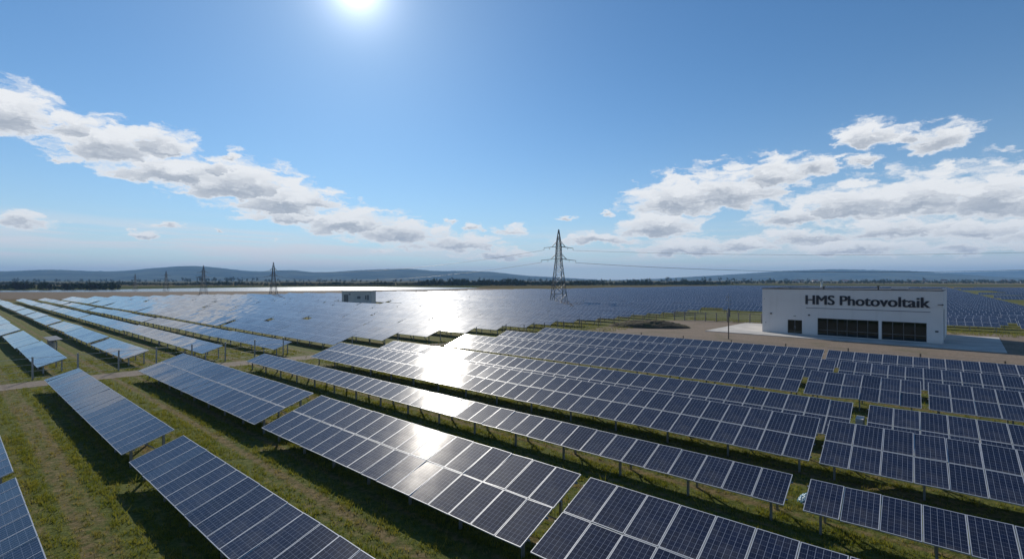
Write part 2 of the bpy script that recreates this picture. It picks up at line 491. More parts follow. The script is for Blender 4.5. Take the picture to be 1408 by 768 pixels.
def tag(o, label=None, cat=None, group=None, kind=None):
    for k, v in (('label', label), ('category', cat), ('group', group), ('kind', kind)):
        if v:
            o[k] = v
    return o

def thing(name, loc, rotz, label, cat, group=None):
    o = link(name, None, None, loc, (0, 0, rotz))
    o.empty_display_size = .3
    return tag(o, label, cat, group)

def raw_mesh(name, v, f, mats, smooth=False):
    """numpy verts (n,3) and faces (m,k) into a mesh"""
    me = bpy.data.meshes.new(name)
    nv, (nf, k) = len(v), f.shape
    me.vertices.add(nv); me.loops.add(nf * k); me.polygons.add(nf)
    me.vertices.foreach_set('co', np.ascontiguousarray(v, dtype=np.float32).ravel())
    me.loops.foreach_set('vertex_index', np.ascontiguousarray(f, dtype=np.int32).ravel())
    me.polygons.foreach_set('loop_start', np.arange(0, nf * k, k, dtype=np.int32))
    me.update(calc_edges=True)
    me.validate()
    for mt in mats:
        me.materials.append(mt)
    if smooth:
        me.polygons.foreach_set('use_smooth', np.ones(nf, dtype=bool))
    return me

def sheet(name, pts, z, m):
    b = MB()
    b.face([(p[0], p[1], z) for p in pts], 0)
    return tag(b.build(name, m), kind='structure')

# ------------------------------------------------------------------ the ground
sheet('ground', [(-9000, -9000), (9000, -9000), (9000, 9000), (-9000, 9000)], 0.0, M_FARM)
sheet('meadow', [UV(*p)[:2] for p in ((262, -60), (250, 120), (170, 590), (-150, 600), (-150, -60))], .03, M_MEADOW)
sheet('dry_field', [(-700, 180), (-330, 205), (-175, 195), (-165, 178), (-60, 240), (5, 318), (40, 400), (-10, 420), (-30, 450),
                    (-45, 425), (-61, 388), (-111, 362), (-156, 338), (-224, 318), (-293, 312), (-520, 330), (-900, 330)], .06, M_DRYFIELD)
sheet('lake', [(-293, 309), (-224, 318), (-156, 338), (-111, 360), (-61, 386), (-30, 450), (-40, 470), (-77, 495), (-162, 530),
               (-237, 520), (-304, 440), (-330, 380), (-400, 330), (-360, 312)], .10, M_WATER)

# gravel path in front of the far block, slightly wandering
def strip(name, pts, w, z, m):
    b = MB()
    q = [Vector((*UV(*p)[:2], z)) for p in pts]
    L = []
    for i, p in enumerate(q):
        d = (q[min(i + 1, len(q) - 1)] - q[max(i - 1, 0)]).normalized()
        s = Vector((-d.y, d.x, 0)) * w / 2 * random.uniform(.9, 1.1)
        L.append((p - s, p + s))
    for a, c in zip(L, L[1:]):
        b.face([a[0], a[1], c[1], c[0]])
    return tag(b.build(name, m), kind='structure')
strip('gravel_path', [(53.6, -30), (53.2, -8), (52.9, 0), (52.6, 6), (51.9, 12), (50.4, 18), (48.6, 25), (47.2, 32), (45.6, 40), (44, 48), (42, 56), (38, 66)], 3.0, .045, M_PATH)
sheet('gravel_yard', [UV(*p)[:2] for p in ((40, 57), (41, 75), (38.5, 92), (33, 97), (20, 100.5), (-18, 101.5), (-45, 97), (-45, 54.5), (0, 54.0), (25, 53.5))], .05, M_GRAVEL)
sheet('service_lane', [UV(*p)[:2] for p in ((-21.3, 128), (-24.2, 128), (-24.2, 560), (-21.3, 560))], .055, M_PATH)

# hills: a low relief far away, one height field per range
def hills(name, prof, d0, d1, seed):
    r = np.random.default_rng(seed)
    azs = np.linspace(prof[0][0], prof[-1][0], 320)
    h = np.interp(azs, [p[0] for p in prof], [p[1] for p in prof])
    k = np.ones(9) / 9
    h = np.convolve(np.pad(h, 4, 'edge'), k, 'valid')
    nd = 30
    t = np.linspace(0, 1, nd)
    bell = np.sin(np.pi * t) ** 1.15
    dist = d0 + (d1 - d0) * t
    crest = dist[np.argmax(bell)]
    H = np.tan(np.radians(h))[None, :] * crest * 1.08
    ph = r.uniform(0, 6.28, (6, 2)); w = r.uniform(.12, .8, (6, 2))
    rough = sum(np.sin(azs[None, :] * w[i, 0] * 2 + t[:, None] * 14 * w[i, 1] + ph[i, 0]) for i in range(6)) / 6
    Z = bell[:, None] * H * (1 + .16 * rough * (1 - bell[:, None])) + CAM_H * bell[:, None]
    Z += r.normal(0, 1.3, Z.shape) * bell[:, None]
    A = np.radians(azs)[None, :]
    X = dist[:, None] * np.sin(A); Y = dist[:, None] * np.cos(A)
    v = np.stack([X, Y, Z - .4], -1).reshape(-1, 3)
    i, j = np.meshgrid(np.arange(nd - 1), np.arange(319), indexing='ij')
    a = (i * 320 + j).ravel()
    f = np.stack([a, a + 1, a + 321, a + 320], -1)
    return tag(link(name, raw_mesh(name, v, f, [M_HILL], True)), kind='structure')
hills('hills', [(-75, .3), (-60, .7), (-46.89, 0.59), (-43.89, 0.81), (-41.3, 0.69), (-39.54, 0.67), (-37.13, 0.97), (-34.27, 1.26), (-32.45, 1.21), (-28.91, 0.8), (-26.88, 0.78), (-24.76, 0.99), (-22.2, 0.68), (-17.2, 1.0), (-12.33, 1.19), (-8.97, 0.9), (-5.55, 0.95), (-2.09, 0.83), (1.39, 0.43), (4.86, 0.26), (8.29, 0.06), (10, 0)], 4200, 7600, 3)
hills('hills', [(13, -.05), (16.56, 0.05), (19.32, 0.21), (24.19, 0.48), (29.71, 0.83), (34.09, 0.94), (39.64, 0.74), (42.6, 0.48), (44.87, 0.25), (46.89, 0.1), (52, .0)], 4800, 7800, 5)
hills('hills', [(34, .2), (40, .5), (46.9, .68), (55, .6), (70, .3)], 8000, 8800, 9)

# ------------------------------------------------------------------ solar tables
TILT = rad(18.0)
LOW = .80                                   # height of the low edge
PW, PP = .962, .98                          # module width and pitch along the row
CT, ST = math.cos(TILT), math.sin(TILT)

def module_meshes(L, rows_mat):
    g = MB()                                # glass laminate
    x, y = PW / 2 - .021, L / 2 - .021
    g.face([(-x, -y, .0), (x, -y, .0), (x, y, .0), (-x, y, .0)], 0, [(0, 0), (1, 0), (1, 1), (0, 1)])
    g.face([(-x, y, -.012), (x, y, -.012), (x, -y, -.012), (-x, -y, -.012)], 1)
    fr = MB()
    X, Y = PW / 2, L / 2
    fr.box(-X, X, -Y, -y + .001, -.036, .005); fr.box(-X, X, y - .001, Y, -.036, .005)
    fr.box(-X, -x + .001, -y + .001, y - .001, -.036, .005); fr.box(x - .001, X, -y + .001, y - .001, -.036, .005)
    return g.mesh('panel', [rows_mat, M_BACK]), fr.mesh('frame', [M_FRAME])
M_GLASS12 = panel_mat('panel_glass_long', False, 12)
MODULES = {1.65: module_meshes(1.65, M_GLASS), 2.0: module_meshes(2.0, M_GLASS12)}

def slant(s, off=0.0):
    """(y, z) of a point at slant distance s up a table, off metres below its surface"""
    return s * CT + off * ST, LOW + s * ST - off * CT

def support_meshes(W):
    raf = MB(); y0, z0 = slant(.12 * W, .10); y1, z1 = slant(.92 * W, .10)
    raf.bar((0, y0, z0), (0, y1, z1), .05, .09)
    yf, zf = slant(.20 * W, .145); yr, zr = slant(.82 * W, .145)
    fp = MB(); fp.box(-.035, .035, yf - .05, yf + .05, -.3, zf)
    rp = MB(); rp.box(-.035, .035, yr - .05, yr + .05, -.3, zr)
    br = MB(); ym, zm = slant(.45 * W, .145); br.bar((.03, yr, .35), (.03, ym, zm), .04, .05)
    return (raf.mesh('support_frame', [M_STEEL]), fp.mesh('post', [M_STEEL]), rp.mesh('post', [M_STEEL]), br.mesh('brace', [M_STEEL]))
SUPPORTS = {}

NEAR_ROT = -(math.pi / 2 - ROW)             # local +x points down the row towards the viewer

def near_table(u_far, v, npan, L, tiers, label, broken=()):
    W = tiers * L + (tiers - 1) * .03
    um = u_far - npan * PP / 2
    t = thing('solar_table', UV(um, v), NEAR_ROT, label, 'solar table', 'solar tables standing in rows across the field')
    pm, fm = MODULES[L]
    for k in range(tiers):
        sy = L / 2 + k * (L + .03)
        y, z = slant(sy)
        for i in range(npan):
            x = (i + .5) * PP - npan * PP / 2
            jx, jy = random.gauss(0, .007), random.gauss(0, .010)
            dz = 0
            if (k, i) in broken:
                jx, jy = random.uniform(-.04, .05), random.uniform(-.07, .07); dz = .03
            p = link('panel', pm, t, (x, y, z + dz), (TILT + jx, jy, 0))
            link('frame', fm, p)
    if (W, 's') not in SUPPORTS:
        SUPPORTS[(W, 's')] = support_meshes(W)
    sm = SUPPORTS[(W, 's')]
    ns = max(3, round(npan * PP / 2.95) + 1)
    for i in range(ns):
        x = -npan * PP / 2 + .45 + (npan * PP - .9) * i / (ns - 1)
        s = link('support_frame', sm[0], t, (x, 0, 0))
        for q, nm in ((1, 'post'), (2, 'post'), (3, 'brace')):
            link(nm, sm[q], s)
    for k in range(tiers):
        for fr in (.22, .78):
            y, z = slant(k * (L + .03) + fr * L, .06)
            b = MB(); b.box(-npan * PP / 2 - .05, npan * PP / 2 + .05, -.025, .025, -.025, .02, 0, Matrix.Translation((0, y, z)) @ Matrix.Rotation(TILT, 4, 'X'))
            b.build('purlin', M_STEEL, t)
    return t

T = 'solar table'
NEAR = [
 # u_far, v, panels, module length, tiers, label
 (46.0, -.25, 22, 2.0, 1, 'blue solar table cut by the left edge of the photo, upper of two'),
 (23.6, -.25, 17, 2.0, 1, 'blue solar table cut by the bottom left corner, beside the mown aisle'),
 (49.2, 4.9, 24, 2.0, 1, 'narrow one-panel-deep solar table beginning at the gravel path, second row from the left'),
 (24.4, 4.9, 18, 2.0, 1, 'narrow one-panel-deep solar table running out of the bottom edge, left of the glinting one'),
 (48.4, 10.3, 23, 1.65, 2, 'pale two-panel-deep solar table behind the glinting foreground one, third row from the left'),
 (25.0, 10.3, 17, 1.65, 2, 'large foreground solar table with a bright sun glint, two panels deep'),
 (8.0, 10.3, 16, 1.65, 2, 'two-panel-deep solar table at bottom centre, right of the glinting foreground one'),
 (46.4, 17.8, 44, 1.65, 1, 'very long single-panel-deep solar table crossing the middle of the field with sun glint'),
 (2.75, 17.8, 18, 1.65, 1, 'single-panel-deep dark solar table at the lower right edge, beside the blue tarp'),
 (44.45, 22.8, 42, 1.65, 2, 'long two-panel-deep solar table just behind the very long single-panel one'),
 (2.95, 22.8, 18, 1.65, 2, 'dark two-panel-deep solar table behind the lower right single-panel one'),
 (41.6, 27.2, 40, 1.65, 2, 'long two-panel-deep solar table, fourth row in front of the white building'),
 (1.75, 27.2, 17, 1.65, 2, 'dark solar table at right edge beginning beside the pale blue cabinet'),
 (40.2, 36.2, 35, 1.65, 2, 'long two-panel-deep solar table third row in front of the white building'),
 (5.55, 36.2, 6, 1.65, 2, 'short solar table with a few tilted loose panels, between two narrow gaps'),
 (-.65, 36.2, 16, 1.65, 2, 'dark solar table at right edge, third row in front of the white building'),
 (39.0, 42.3, 35, 1.65, 2, 'long solar table second row in front of the white building'),
 (4.4, 42.3, 22, 1.65, 2, 'dark solar table at right edge, second row in front of the white building'),
 (37.6, 48.5, 32, 1.65, 2, 'long solar table directly in front of the gravel yard, left of a narrow gap'),
 (5.95, 48.5, 26, 1.65, 2, 'dark solar table directly in front of the white building, right of a narrow gap'),
]
for i, a in enumerate(NEAR):
    near_table(*a, broken=((0, 2), (0, 3), (0, 4), (1, 3)) if i == 14 else ())

# the blocks beyond the track: every table is listed, the 280 largest in view become individuals
def far_list():
    out = []
    us = [(5.2, 57.4), (10.6, 56.7), (15.8, 55), (21, 52.9), (27, 50.8), (33, 50), (39.4, 48.2), (46.3, 47.4), (122, 39)]
    def run(v, u0, u1, n, W, row, block):
        u = u0; j = 0
        while u + n * PP < u1:
            out.append(dict(u=u, v=v + random.gauss(0, .10), n=n, W=W, row=row, j=j, block=block))
            u += n * PP + random.choice((.25, .3, .35, .5, 1.1, 2.2)); j += 1
    for i in range(20):
        v = 5.2 + 5.87 * i
        u0 = float(np.interp(v, [a for a, _ in us], [b for _, b in us])) + random.uniform(-.3, .3)
        run(v, u0, 250 - .17 * v, 17, 2.0 if i < 4 else 3.33, i, 'far')
    for i in range(4):
        v = 105.0 + 5.87 * i
        run(v, -62, 36, 16, 3.33, i, 'yard')
    for i in range(73):
        v = 131.5 + 5.87 * i
        run(v, -20.8, 250 - .17 * v, 17, 3.33, i, 'back')
        run(v, -24.6 - 7 * (17 * PP + .3), -24, 17, 3.33, i, 'side')
    return out
FAR = far_list()
for d in FAR:
    p = UV(d['u'] + d['n'] * PP / 2, d['v'] + 1.5)
    d['p'] = p
    d['dist'] = p.length
    x = 704 + 659 * p.x / max(p.y, .1)
    d['in'] = p.y > 5 and -60 < x < 1470
    d['plaus'] = p.y > 5 and -700 < x < 2200
KEEP_OUT = ((-48.2, 149.0, 9.0), (14.8, 152.0, 3.5))        # hut and pylon stand in clearings
FAR = [d for d in FAR if d['plaus'] and not any(
    abs((d['p'] - Vector((x, y, 0))).dot(R)) < 8.5 + q * .6 and abs((d['p'] - Vector((x, y, 0))).dot(Cv)) < q for x, y, q in KEEP_OUT)]
FAR.sort(key=lambda d: d['dist'] * (1.0 if d['in'] else 1e3))
N_IND = 278

ORD = ['first', 'second', 'third', 'fourth', 'fifth', 'sixth', 'seventh', 'eighth', 'ninth', 'tenth', 'eleventh', 'twelfth',
       'thirteenth', 'fourteenth', 'fifteenth', 'sixteenth', 'seventeenth', 'eighteenth', 'nineteenth', 'twentieth']
def far_label(d):
    if d['block'] == 'far':
        return f"solar table, {ORD[d['j']]} from the gravel path in the {ORD[d['row']]} row beyond it"
    if d['block'] == 'yard':
        return f"solar table in the {ORD[d['row']]} row behind the yard fence, {ORD[d['j']]} from its right end"
    if d['block'] == 'side':
        return f"solar table right of the pale service lane, {ORD[d['row']]} row of the back block, {ORD[d['j']]} from its end"
    return f"solar table in the {ORD[d['row']]} row beyond the dark lane, {ORD[d['j']]} from the service lane"

def far_mesh(n, W, posts):
    b = MB()
    X = n * PP / 2
    y1, z1 = slant(W); dy, dz = .035 * ST, -.035 * CT
    tiers = 2 if W > 2.5 else 1
    k = len(b.v)
    b.face([(-X, 0, LOW), (X, 0, LOW), (X, y1, z1), (-X, y1, z1)], 0, [(0, 0), (n, 0), (n, tiers), (0, tiers)])
    lo = [(-X, dy, LOW + dz), (X, dy, LOW + dz), (X, y1 + dy, z1 + dz), (-X, y1 + dy, z1 + dz)]
    up = [(-X, 0, LOW), (X, 0, LOW), (X, y1, z1), (-X, y1, z1)]
    b.face([lo[3], lo[2], lo[1], lo[0]], 1)
    for i in range(4):
        j = (i + 1) % 4
        b.face([lo[i], lo[j], up[j], up[i]], 2)
    if posts:
        ns = 6
        for i in range(ns):
            x = -X + .4 + (2 * X - .8) * i / (ns - 1)
            for s in (.2, .82):
                y, z = slant(s * W, .10)
                b.box(x - .05, x + .05, y - .05, y + .05, 0, z, 3)
            ya, za = slant(.1 * W, .08); yb, zb = slant(.93 * W, .08)
            b.bar((x, ya, za), (x, yb, zb), .06, .08, 3)
    return b
FAR_ME = {}
PART_ME = {}
for idx, d in enumerate(FAR[:N_IND]):
    key = (d['n'], d['W'])
    rot = (random.gauss(0, .007), random.gauss(0, .004), NEAR_ROT + random.gauss(0, .001))
    loc = UV(d['u'] + d['n'] * PP / 2, d['v'], random.gauss(0, .03))
    grp = 'solar tables standing in rows across the field'
    if idx < 60:
        # still large enough to show the array apart from its supports
        if key not in PART_ME:
            pan = far_mesh(*key, False).mesh('panel_array', [M_ARRAY, M_BACK, M_FRAME])
            PART_ME[key] = (pan, support_meshes(d['W']))
        t = thing('solar_table', loc, 0, far_label(d), 'solar table', grp)
        t.rotation_euler = rot
        link('panel_array', PART_ME[key][0], t)
        sm = PART_ME[key][1]
        for i in range(6):
            x = -d['n'] * PP / 2 + .4 + (d['n'] * PP - .8) * i / 5
            s = link('support_frame', sm[0], t, (x, 0, 0))
            link('post', sm[1], s); link('post', sm[2], s)
    else:
        if key not in FAR_ME:
            FAR_ME[key] = far_mesh(*key, True).mesh('solar_table', [M_ARRAY, M_BACK, M_FRAME, M_STEEL])
        o = link('solar_table', FAR_ME[key], None, loc, rot)
        tag(o, far_label(d), 'solar table', grp)

# the rest as one mass
def mass(name, items):
    V = []; F = []; MI = []; UVs = []; off = 0
    cache = {}
    for d in items:
        key = (d['n'], d['W'])
        if key not in cache:
            b = far_mesh(*key, False)
            cache[key] = (np.array(b.v), np.array(b.f), np.array(b.mi), np.array(b.uv).reshape(-1, 2))
        v, f, mi, uv = cache[key]
        M = Matrix.Translation(UV(d['u'] + d['n'] * PP / 2, d['v'], random.gauss(0, .04))) @ Matrix.Rotation(NEAR_ROT, 4, 'Z') @ Matrix.Rotation(random.gauss(0, .005), 4, 'X') @ Matrix.Rotation(random.gauss(0, .003), 4, 'Y')
        A = np.array(M)
        V.append(v @ A[:3, :3].T + A[:3, 3]); F.append(f + off); MI.append(mi); UVs.append(uv)
        off += len(v)
    me = raw_mesh(name, np.concatenate(V), np.concatenate(F), [M_ARRAY, M_BACK, M_FRAME])
    me.polygons.foreach_set('material_index', np.concatenate(MI).astype(np.int32))
    ul = me.uv_layers.new(name='UVMap')
    ul.data.foreach_set('uv', np.concatenate(UVs).astype(np.float32).ravel())
    return link(name, me)
o = mass('distant_solar_tables', FAR[N_IND:])
tag(o, 'distant rows of solar tables merging into one dark blue sheet towards the horizon', 'solar tables', 'solar tables standing in rows across the field', 'stuff')

# ------------------------------------------------------------------ the white building
BD = Vector((.725, -.688, 0)).normalized()          # along the front, left to right
BI = Vector((-BD.y, BD.x, 0))                       # inward
BL = Vector((38.8, 74.3, 0))                        # left front corner
BW, BDP, BH = 20.85, 15.0, 6.75
bl = thing('office_building', BL, math.atan2(BD.y, BD.x), 'white flat-roofed building with HMS Photovoltaik in dark letters across its front', 'building')
Z0 = .14
OPEN = [(3.5, 5.4, 2.2), (7.35, 14.4, 2.65), (14.72, 19.3, 2.65)]
b = MB()
TH = .3
xs = [0]
for a, c, h in OPEN:
    b.box(xs[-1], a, 0, TH, Z0, BH)
    b.box(a, c, 0, TH, h, BH)
    b.box(a, c, 0, TH, Z0, Z0 + .06)
    xs.append(c)
b.box(xs[-1], BW, 0, TH, Z0, BH)
b.box(0, TH, TH, BDP - TH, Z0, BH)
# right side wall with a tall recess near the front
b.box(BW - TH, BW, TH, 1.4, Z0, BH); b.box(BW - TH, BW, 1.4, 5.2, 4.3, BH); b.box(BW - TH, BW, 5.2, BDP - TH, Z0, BH)
b.box(0, BW, BDP - TH, BDP, Z0, BH)
b.build('wall', M_WHITEWALL, bl)
b = MB(); b.box(TH, BW - TH, TH, BDP - TH, BH - .55, BH - .40); rf = b.build('roof', M_ROOF, bl)
b = MB()
b.box(-.05, BW + .05, -.05, TH + .03, BH, BH + .12); b.box(-.05, TH + .03, TH + .03, BDP + .05, BH, BH + .12)
b.box(BW - TH - .03, BW + .05, TH + .03, BDP + .05, BH, BH + .12); b.box(TH + .03, BW - TH - .03, BDP - TH - .03, BDP + .05, BH, BH + .12)
b.build('coping', M_COPING, bl)
b = MB(); b.box(BW - .22, BW - .17, 1.4, 5.2, Z0, 4.3); b.build('side_window', M_WINDOW, bl)
def glazing(name, x0, x1, z1, nm, transom):
    fr = MB()
    w = .05
    fr.box(x0, x1, .10, .20, z1 - w, z1); fr.box(x0, x1, .10, .20, Z0 + .06, Z0 + .06 + w)
    for i in range(nm + 1):
        x = x0 + (x1 - x0 - w) * i / nm
        fr.box(x, x + w, .10, .20, Z0 + .06 + w, z1 - w)
    if transom:
        fr.box(x0 + w, x1 - w, .115, .185, transom, transom + .05)
    f = fr.build(name, M_WINFRAME, bl)
    g = MB(); g.box(x0 + .02, x1 - .02, .14, .16, Z0 + .08, z1 - .02)
    g.build('pane', M_WINDOW, f)
    return f
d = glazing('door', *OPEN[0], 2, 0)
h = MB(); h.box(4.36, 4.39, .04, .10, .95, 1.35); h.box(4.53, 4.56, .04, .10, .95, 1.35); h.build('handle', M_STEEL, d)
glazing('window', *OPEN[1], 6, .95)
glazing('window', *OPEN[2], 4, .95)
# room behind the glass: floor, ceiling and back wall
b = MB(); b.box(TH, BW - TH, TH, BDP - TH, .05, .13); b.build('floor', M_CONCRETE, bl)
b = MB(); b.box(TH + .01, BW - TH - .01, 6.0, 6.1, .131, 3.2); b.build('partition', M_HUT, bl)
b = MB(); b.box(TH + .01, BW - TH - .01, TH + .01, 5.99, 3.2, 3.3); b.build('ceiling', M_HUT, bl)
for x in (8.4, 10.9, 13.0, 16.2, 18.0):
    b = MB(); b.box(x - .7, x + .7, 2.2, 3.0, .80, .86); b.box(x - .65, x - .58, 2.3, 2.9, .131, .80); b.box(x + .58, x + .65, 2.3, 2.9, .131, .80); b.build('desk', M_WOOD, bl)
# lamps, vents, door light
for x, z in ((1.25, 3.0), (6.3, 3.0)):
    l = MB(); l.box(x - .11, x + .11, -.16, -.002, z - .07, z + .07); l.box(x - .05, x + .05, -.10, -.002, z + .07, z + .13)
    l.build('wall_lamp', M_PLASTIC, bl)
l = MB(); l.box(4.3, 4.6, -.1, -.002, 2.75, 2.81); l.build('door_lamp', M_PLASTIC, bl)
l = MB(); l.box(20.1, 20.42, -.05, -.002, 1.55, 1.75); l.build('vent_grille', M_PLASTIC, bl)
l = MB(); l.box(.45, .55, -.04, -.002, 1.55, 1.66); l.build('socket_box', M_PLASTIC, bl)
l = MB(); l.box(.25, .33, -.04, -.002, 5.2, 5.28); l.build('sensor', M_PLASTIC, bl)
l = MB(); l.bar((BW - .06, -.3, 5.0), (BW - .06, 0, 5.05), .07, .10); l.bar((BW - .5, -.32, 5.02), (BW + .1, -.32, 5.02), .06, .08); l.build('camera_bracket', M_PLASTIC, bl)
# lettering
fc = bpy.data.curves.new('lettering', 'FONT')
fc.body = 'HMS Photovoltaik'
fc.size = 1.0
fc.extrude = .04
fc.offset = .0
fo = bpy.data.objects.new('lettering_tmp', fc)
col.objects.link(fo)
bpy.context.view_layer.update()
dg = bpy.context.evaluated_depsgraph_get()
me = bpy.data.meshes.new_from_object(fo.evaluated_get(dg))
bpy.data.objects.remove(fo)
co = np.array([v.co[:] for v in me.vertices])
mn, mx = co.min(0), co.max(0)
sx = 13.7 / (mx[0] - mn[0]); hz = 1.32 / (mx[1] - 0.0)
q = co.copy()
q[:, 0] = 5.9 + (co[:, 0] - mn[0]) * sx
q[:, 1] = -.045 - co[:, 2]
q[:, 2] = 4.60 + co[:, 1] * hz
polys = [list(p.vertices) for p in me.polygons]
vv = []; ff = []
for k, dxx in enumerate((-.06, 0, .06)):          # three slightly shifted cuts make the letters bold
    o_ = len(vv)
    vv += [(x + dxx, y - .002 * k, z) for x, y, z in q.tolist()]
    ff += [[i + o_ for i in p] for p in polys]
me = bpy.data.meshes.new('sign_lettering')
me.from_pydata(vv, [], ff); me.update()
me.materials.append(M_SIGN)
link('sign_lettering', me, bl)
l = MB(); l.box(5.9, 19.65, -.03, -.002, 4.02, 4.10); l.build('sign_underline', M_LINE, bl)
# roof pieces
for x, y, hh in ((7.0, 6.0, .55), (13.4, 9.0, .8)):
    l = MB(); l.tube([(x, y, BH - .4), (x, y, BH + hh * .5)], .12, 10); l.tube([(x, y, BH + hh * .5), (x, y, BH + hh * .5 + .12)], .2, 10); l.build('roof_vent', M_PLASTIC, bl)
l = MB(); l.box(15.2, 17.0, 6.0, 7.2, BH - .4, BH + .35); l.build('rooftop_unit', M_STEEL, bl)

sl = MB()
sl.box(-7.0, BW + 5.4, -4.6, BDP - .5, -.2, .13)
slo = sl.build('slab', M_CONCRETE)
slo.location = BL; slo.rotation_euler = (0, 0, math.atan2(BD.y, BD.x))
tag(slo, kind='structure')

# white mast beyond the building
t = thing('flue_mast', (115.0, 178.0, 0), 0, 'white slender mast rising behind the roof of the white building', 'mast')
l = MB(); l.tube([(0, 0, 0), (0, 0, 5.6)], .45, 10); l.build('shaft', M_PALE, t)
l = MB(); l.tube([(0, 0, 5.6), (0, 0, 6.9)], .28, 10); l.tube([(0, 0, 6.9), (0, 0, 7.2)], .5, 10); l.build('cap', M_PALE, t)

# ------------------------------------------------------------------ transformer hut
hx = thing('transformer_hut', (-48.2, 151.0, 0), rad(-3), 'grey flat-roofed concrete hut standing among the panels below the hills', 'hut')
b = MB(); b.box(-4.7, 4.7, -2, 2, .5, 4.45); b.build('wall', M_HUT, hx)
b = MB(); b.box(-5.2, 5.2, -2.6, 2.5, -.2, .495); b.build('plinth', M_CONCRETE, hx)
b = MB(); b.box(-4.85, 4.85, -2.2, 2.2, 4.455, 4.65); b.build('roof', M_ROOF, hx)
for x in (-3.7, -3.0):
    b = MB(); b.box(x - .3, x + .3, -2.06, -2.003, .6, 3.5); b.build('door', M_DARKDOOR, hx)
for x, z, w, h in ((-2.2, 3.6, .55, .4), (.7, 2.6, 1.05, .8), (2.9, 2.6, .4, 1.3), (3.6, 2.6, .55, 1.6)):
    b = MB(); b.box(x - w / 2, x + w / 2, -2.06, -2.003, z - h / 2, z + h / 2); b.build('vent_grille', M_DARKDOOR, hx)

# ------------------------------------------------------------------ pylons and conductors
def pylon(loc, rotz, s, label, thick=1.0):
    t = thing('electricity_pylon', loc, rotz, label, 'pylon', 'lattice pylons of the power line')
    def half(z):                          # half width of the tower at height z
        return np.interp(z, [0, 14.5, 19.5, 24.0], [2.3, .85, .65, .08])
    tb = MB()
    corners = [(-1, -1), (1, -1), (1, 1), (-1, 1)]
    zs = [0, 3.6, 6.8, 9.6, 12.0, 14.0, 15.6, 17.2, 18.6, 20.0, 21.8, 24.0]
    w = .14 * thick
    for a, c in zip(zs, zs[1:]):
        ha, hc = half(a), half(c)
        for i, (sx_, sy_) in enumerate(corners):
            nx_, ny_ = corners[(i + 1) % 4]
            tb.bar((sx_ * ha, sy_ * ha, a), (sx_ * hc, sy_ * hc, c), w)
            tb.bar((sx_ * ha, sy_ * ha, a), (nx_ * hc, ny_ * hc, c), w * .62)
            tb.bar((nx_ * ha, ny_ * ha, a), (sx_ * hc, sy_ * hc, c), w * .62)
            tb.bar((sx_ * hc, sy_ * hc, c), (nx_ * hc, ny_ * hc, c), w * .5)
    o = tb.build('lattice_tower', M_DARKSTEEL, t); o.scale = (s, s, s)
    for z, L in ((14.7, 5.7), (18.6, 4.8)):
        ca = MB()
        h0 = half(z)
        for sx_ in (-1, 1):
            for sy_ in (-1, 1):
                ca.bar((sx_ * h0, sy_ * h0, z), (sx_ * L, 0, z - .45), w * .8)
                ca.bar((sx_ * h0, sy_ * h0, z + 1.5), (sx_ * (L * .45), sy_ * .12, z - .05), w * .6)
                ca.bar((sx_ * h0, sy_ * h0, z + .02), (sx_ * h0 * .2, sy_ * h0, z + .02), w * .6)
            for q in (.3, .55, .8):
                x = h0 + (L - h0) * q
                ca.bar((sx_ * x, -h0 * (1 - q), z - .45 * q), (sx_ * x, h0 * (1 - q), z - .45 * q), w * .5)
        o = ca.build('crossarm', M_DARKSTEEL, t); o.scale = (s, s, s)
        for x in (-L, -L * .62, L * .62, L):
            i_ = MB(); zz = z - .45 * (abs(x) - h0) / (L - h0)
            i_.tube([(x, 0, zz), (x, 0, zz - .2), (x, 0, zz - .25), (x, 0, zz - .5), (x, 0, zz - .7)], [.03, .07, .035, .07, .03], 6)
            o = i_.build('insulator', M_CERAMIC, t); o.scale = (s, s, s)
    if s > .9:
        for sx_, sy_ in corners:
            f = MB(); f.box(sx_ * 2.3 - .4, sx_ * 2.3 + .4, sy_ * 2.3 - .4, sy_ * 2.3 + .4, -.3, .35); f.build('footing', M_CONCRETE, t)
    return t
P1 = Vector((14.8, 152.0, 0))
pylon(P1, rad(12), 1.0, 'tall dark lattice pylon standing alone right of the photo centre', 1.15)
P2 = Vector((-106.0, 213.0, 0)); pylon(P2, rad(10), .66, 'smaller lattice pylon left of the grey hut, nearest of the far line', 1.3)
P3 = Vector((-168.0, 261.0, 0)); pylon(P3, rad(10), .66, 'small lattice pylon against the hill summit, second of the far line', 1.3)
P4 = Vector((-249.0, 345.0, 0)); pylon(P4, rad(10), .60, 'tiny lattice pylon third along the far line, left of the hill summit', 1.3)
P5 = Vector((-287.0, 365.0, 0)); pylon(P5, rad(10), .52, 'tiny faint lattice pylon, leftmost and last of the far line', 1.3)
P0 = Vector((190.0, 128.0, 0)); pylon(P0, rad(15), 1.0, 'tall dark lattice pylon beyond the right side, carrying the wires on', 1.15)
def wire(a, c, sag, r, label, n=40):
    b = MB()
    pts = []
    for i in range(n + 1):
        q = i / n
        p = a.lerp(c, q); p.z -= sag * 4 * q * (1 - q)
        pts.append(p)
    b.tube(pts, r, 5)
    return tag(b.build('power_line', M_WIRE), label, 'power line', 'power lines between the pylons')
def arm(P, rot, x, z, s):
    return P + Vector((math.cos(rot) * x * s, math.sin(rot) * x * s, z * s))
ra, rb, r0 = rad(12), rad(10), rad(15)
wire(arm(P1, ra, 5.7, 13.55, 1), arm(P0, r0, 5.7, 13.55, 1), 3.2, .05, 'thin power line sagging right from the lower arm of the tall pylon')
wire(arm(P1, ra, 4.8, 17.45, 1), arm(P0, r0, 4.8, 17.45, 1), 2.0, .03, 'faint power line running right from the upper arm of the tall pylon')
wire(arm(P1, ra, -5.7, 13.55, 1), arm(P2, rb, 5.7, 13.55, .66), 3.0, .035, 'faint power line running left from the lower arm of the tall pylon')
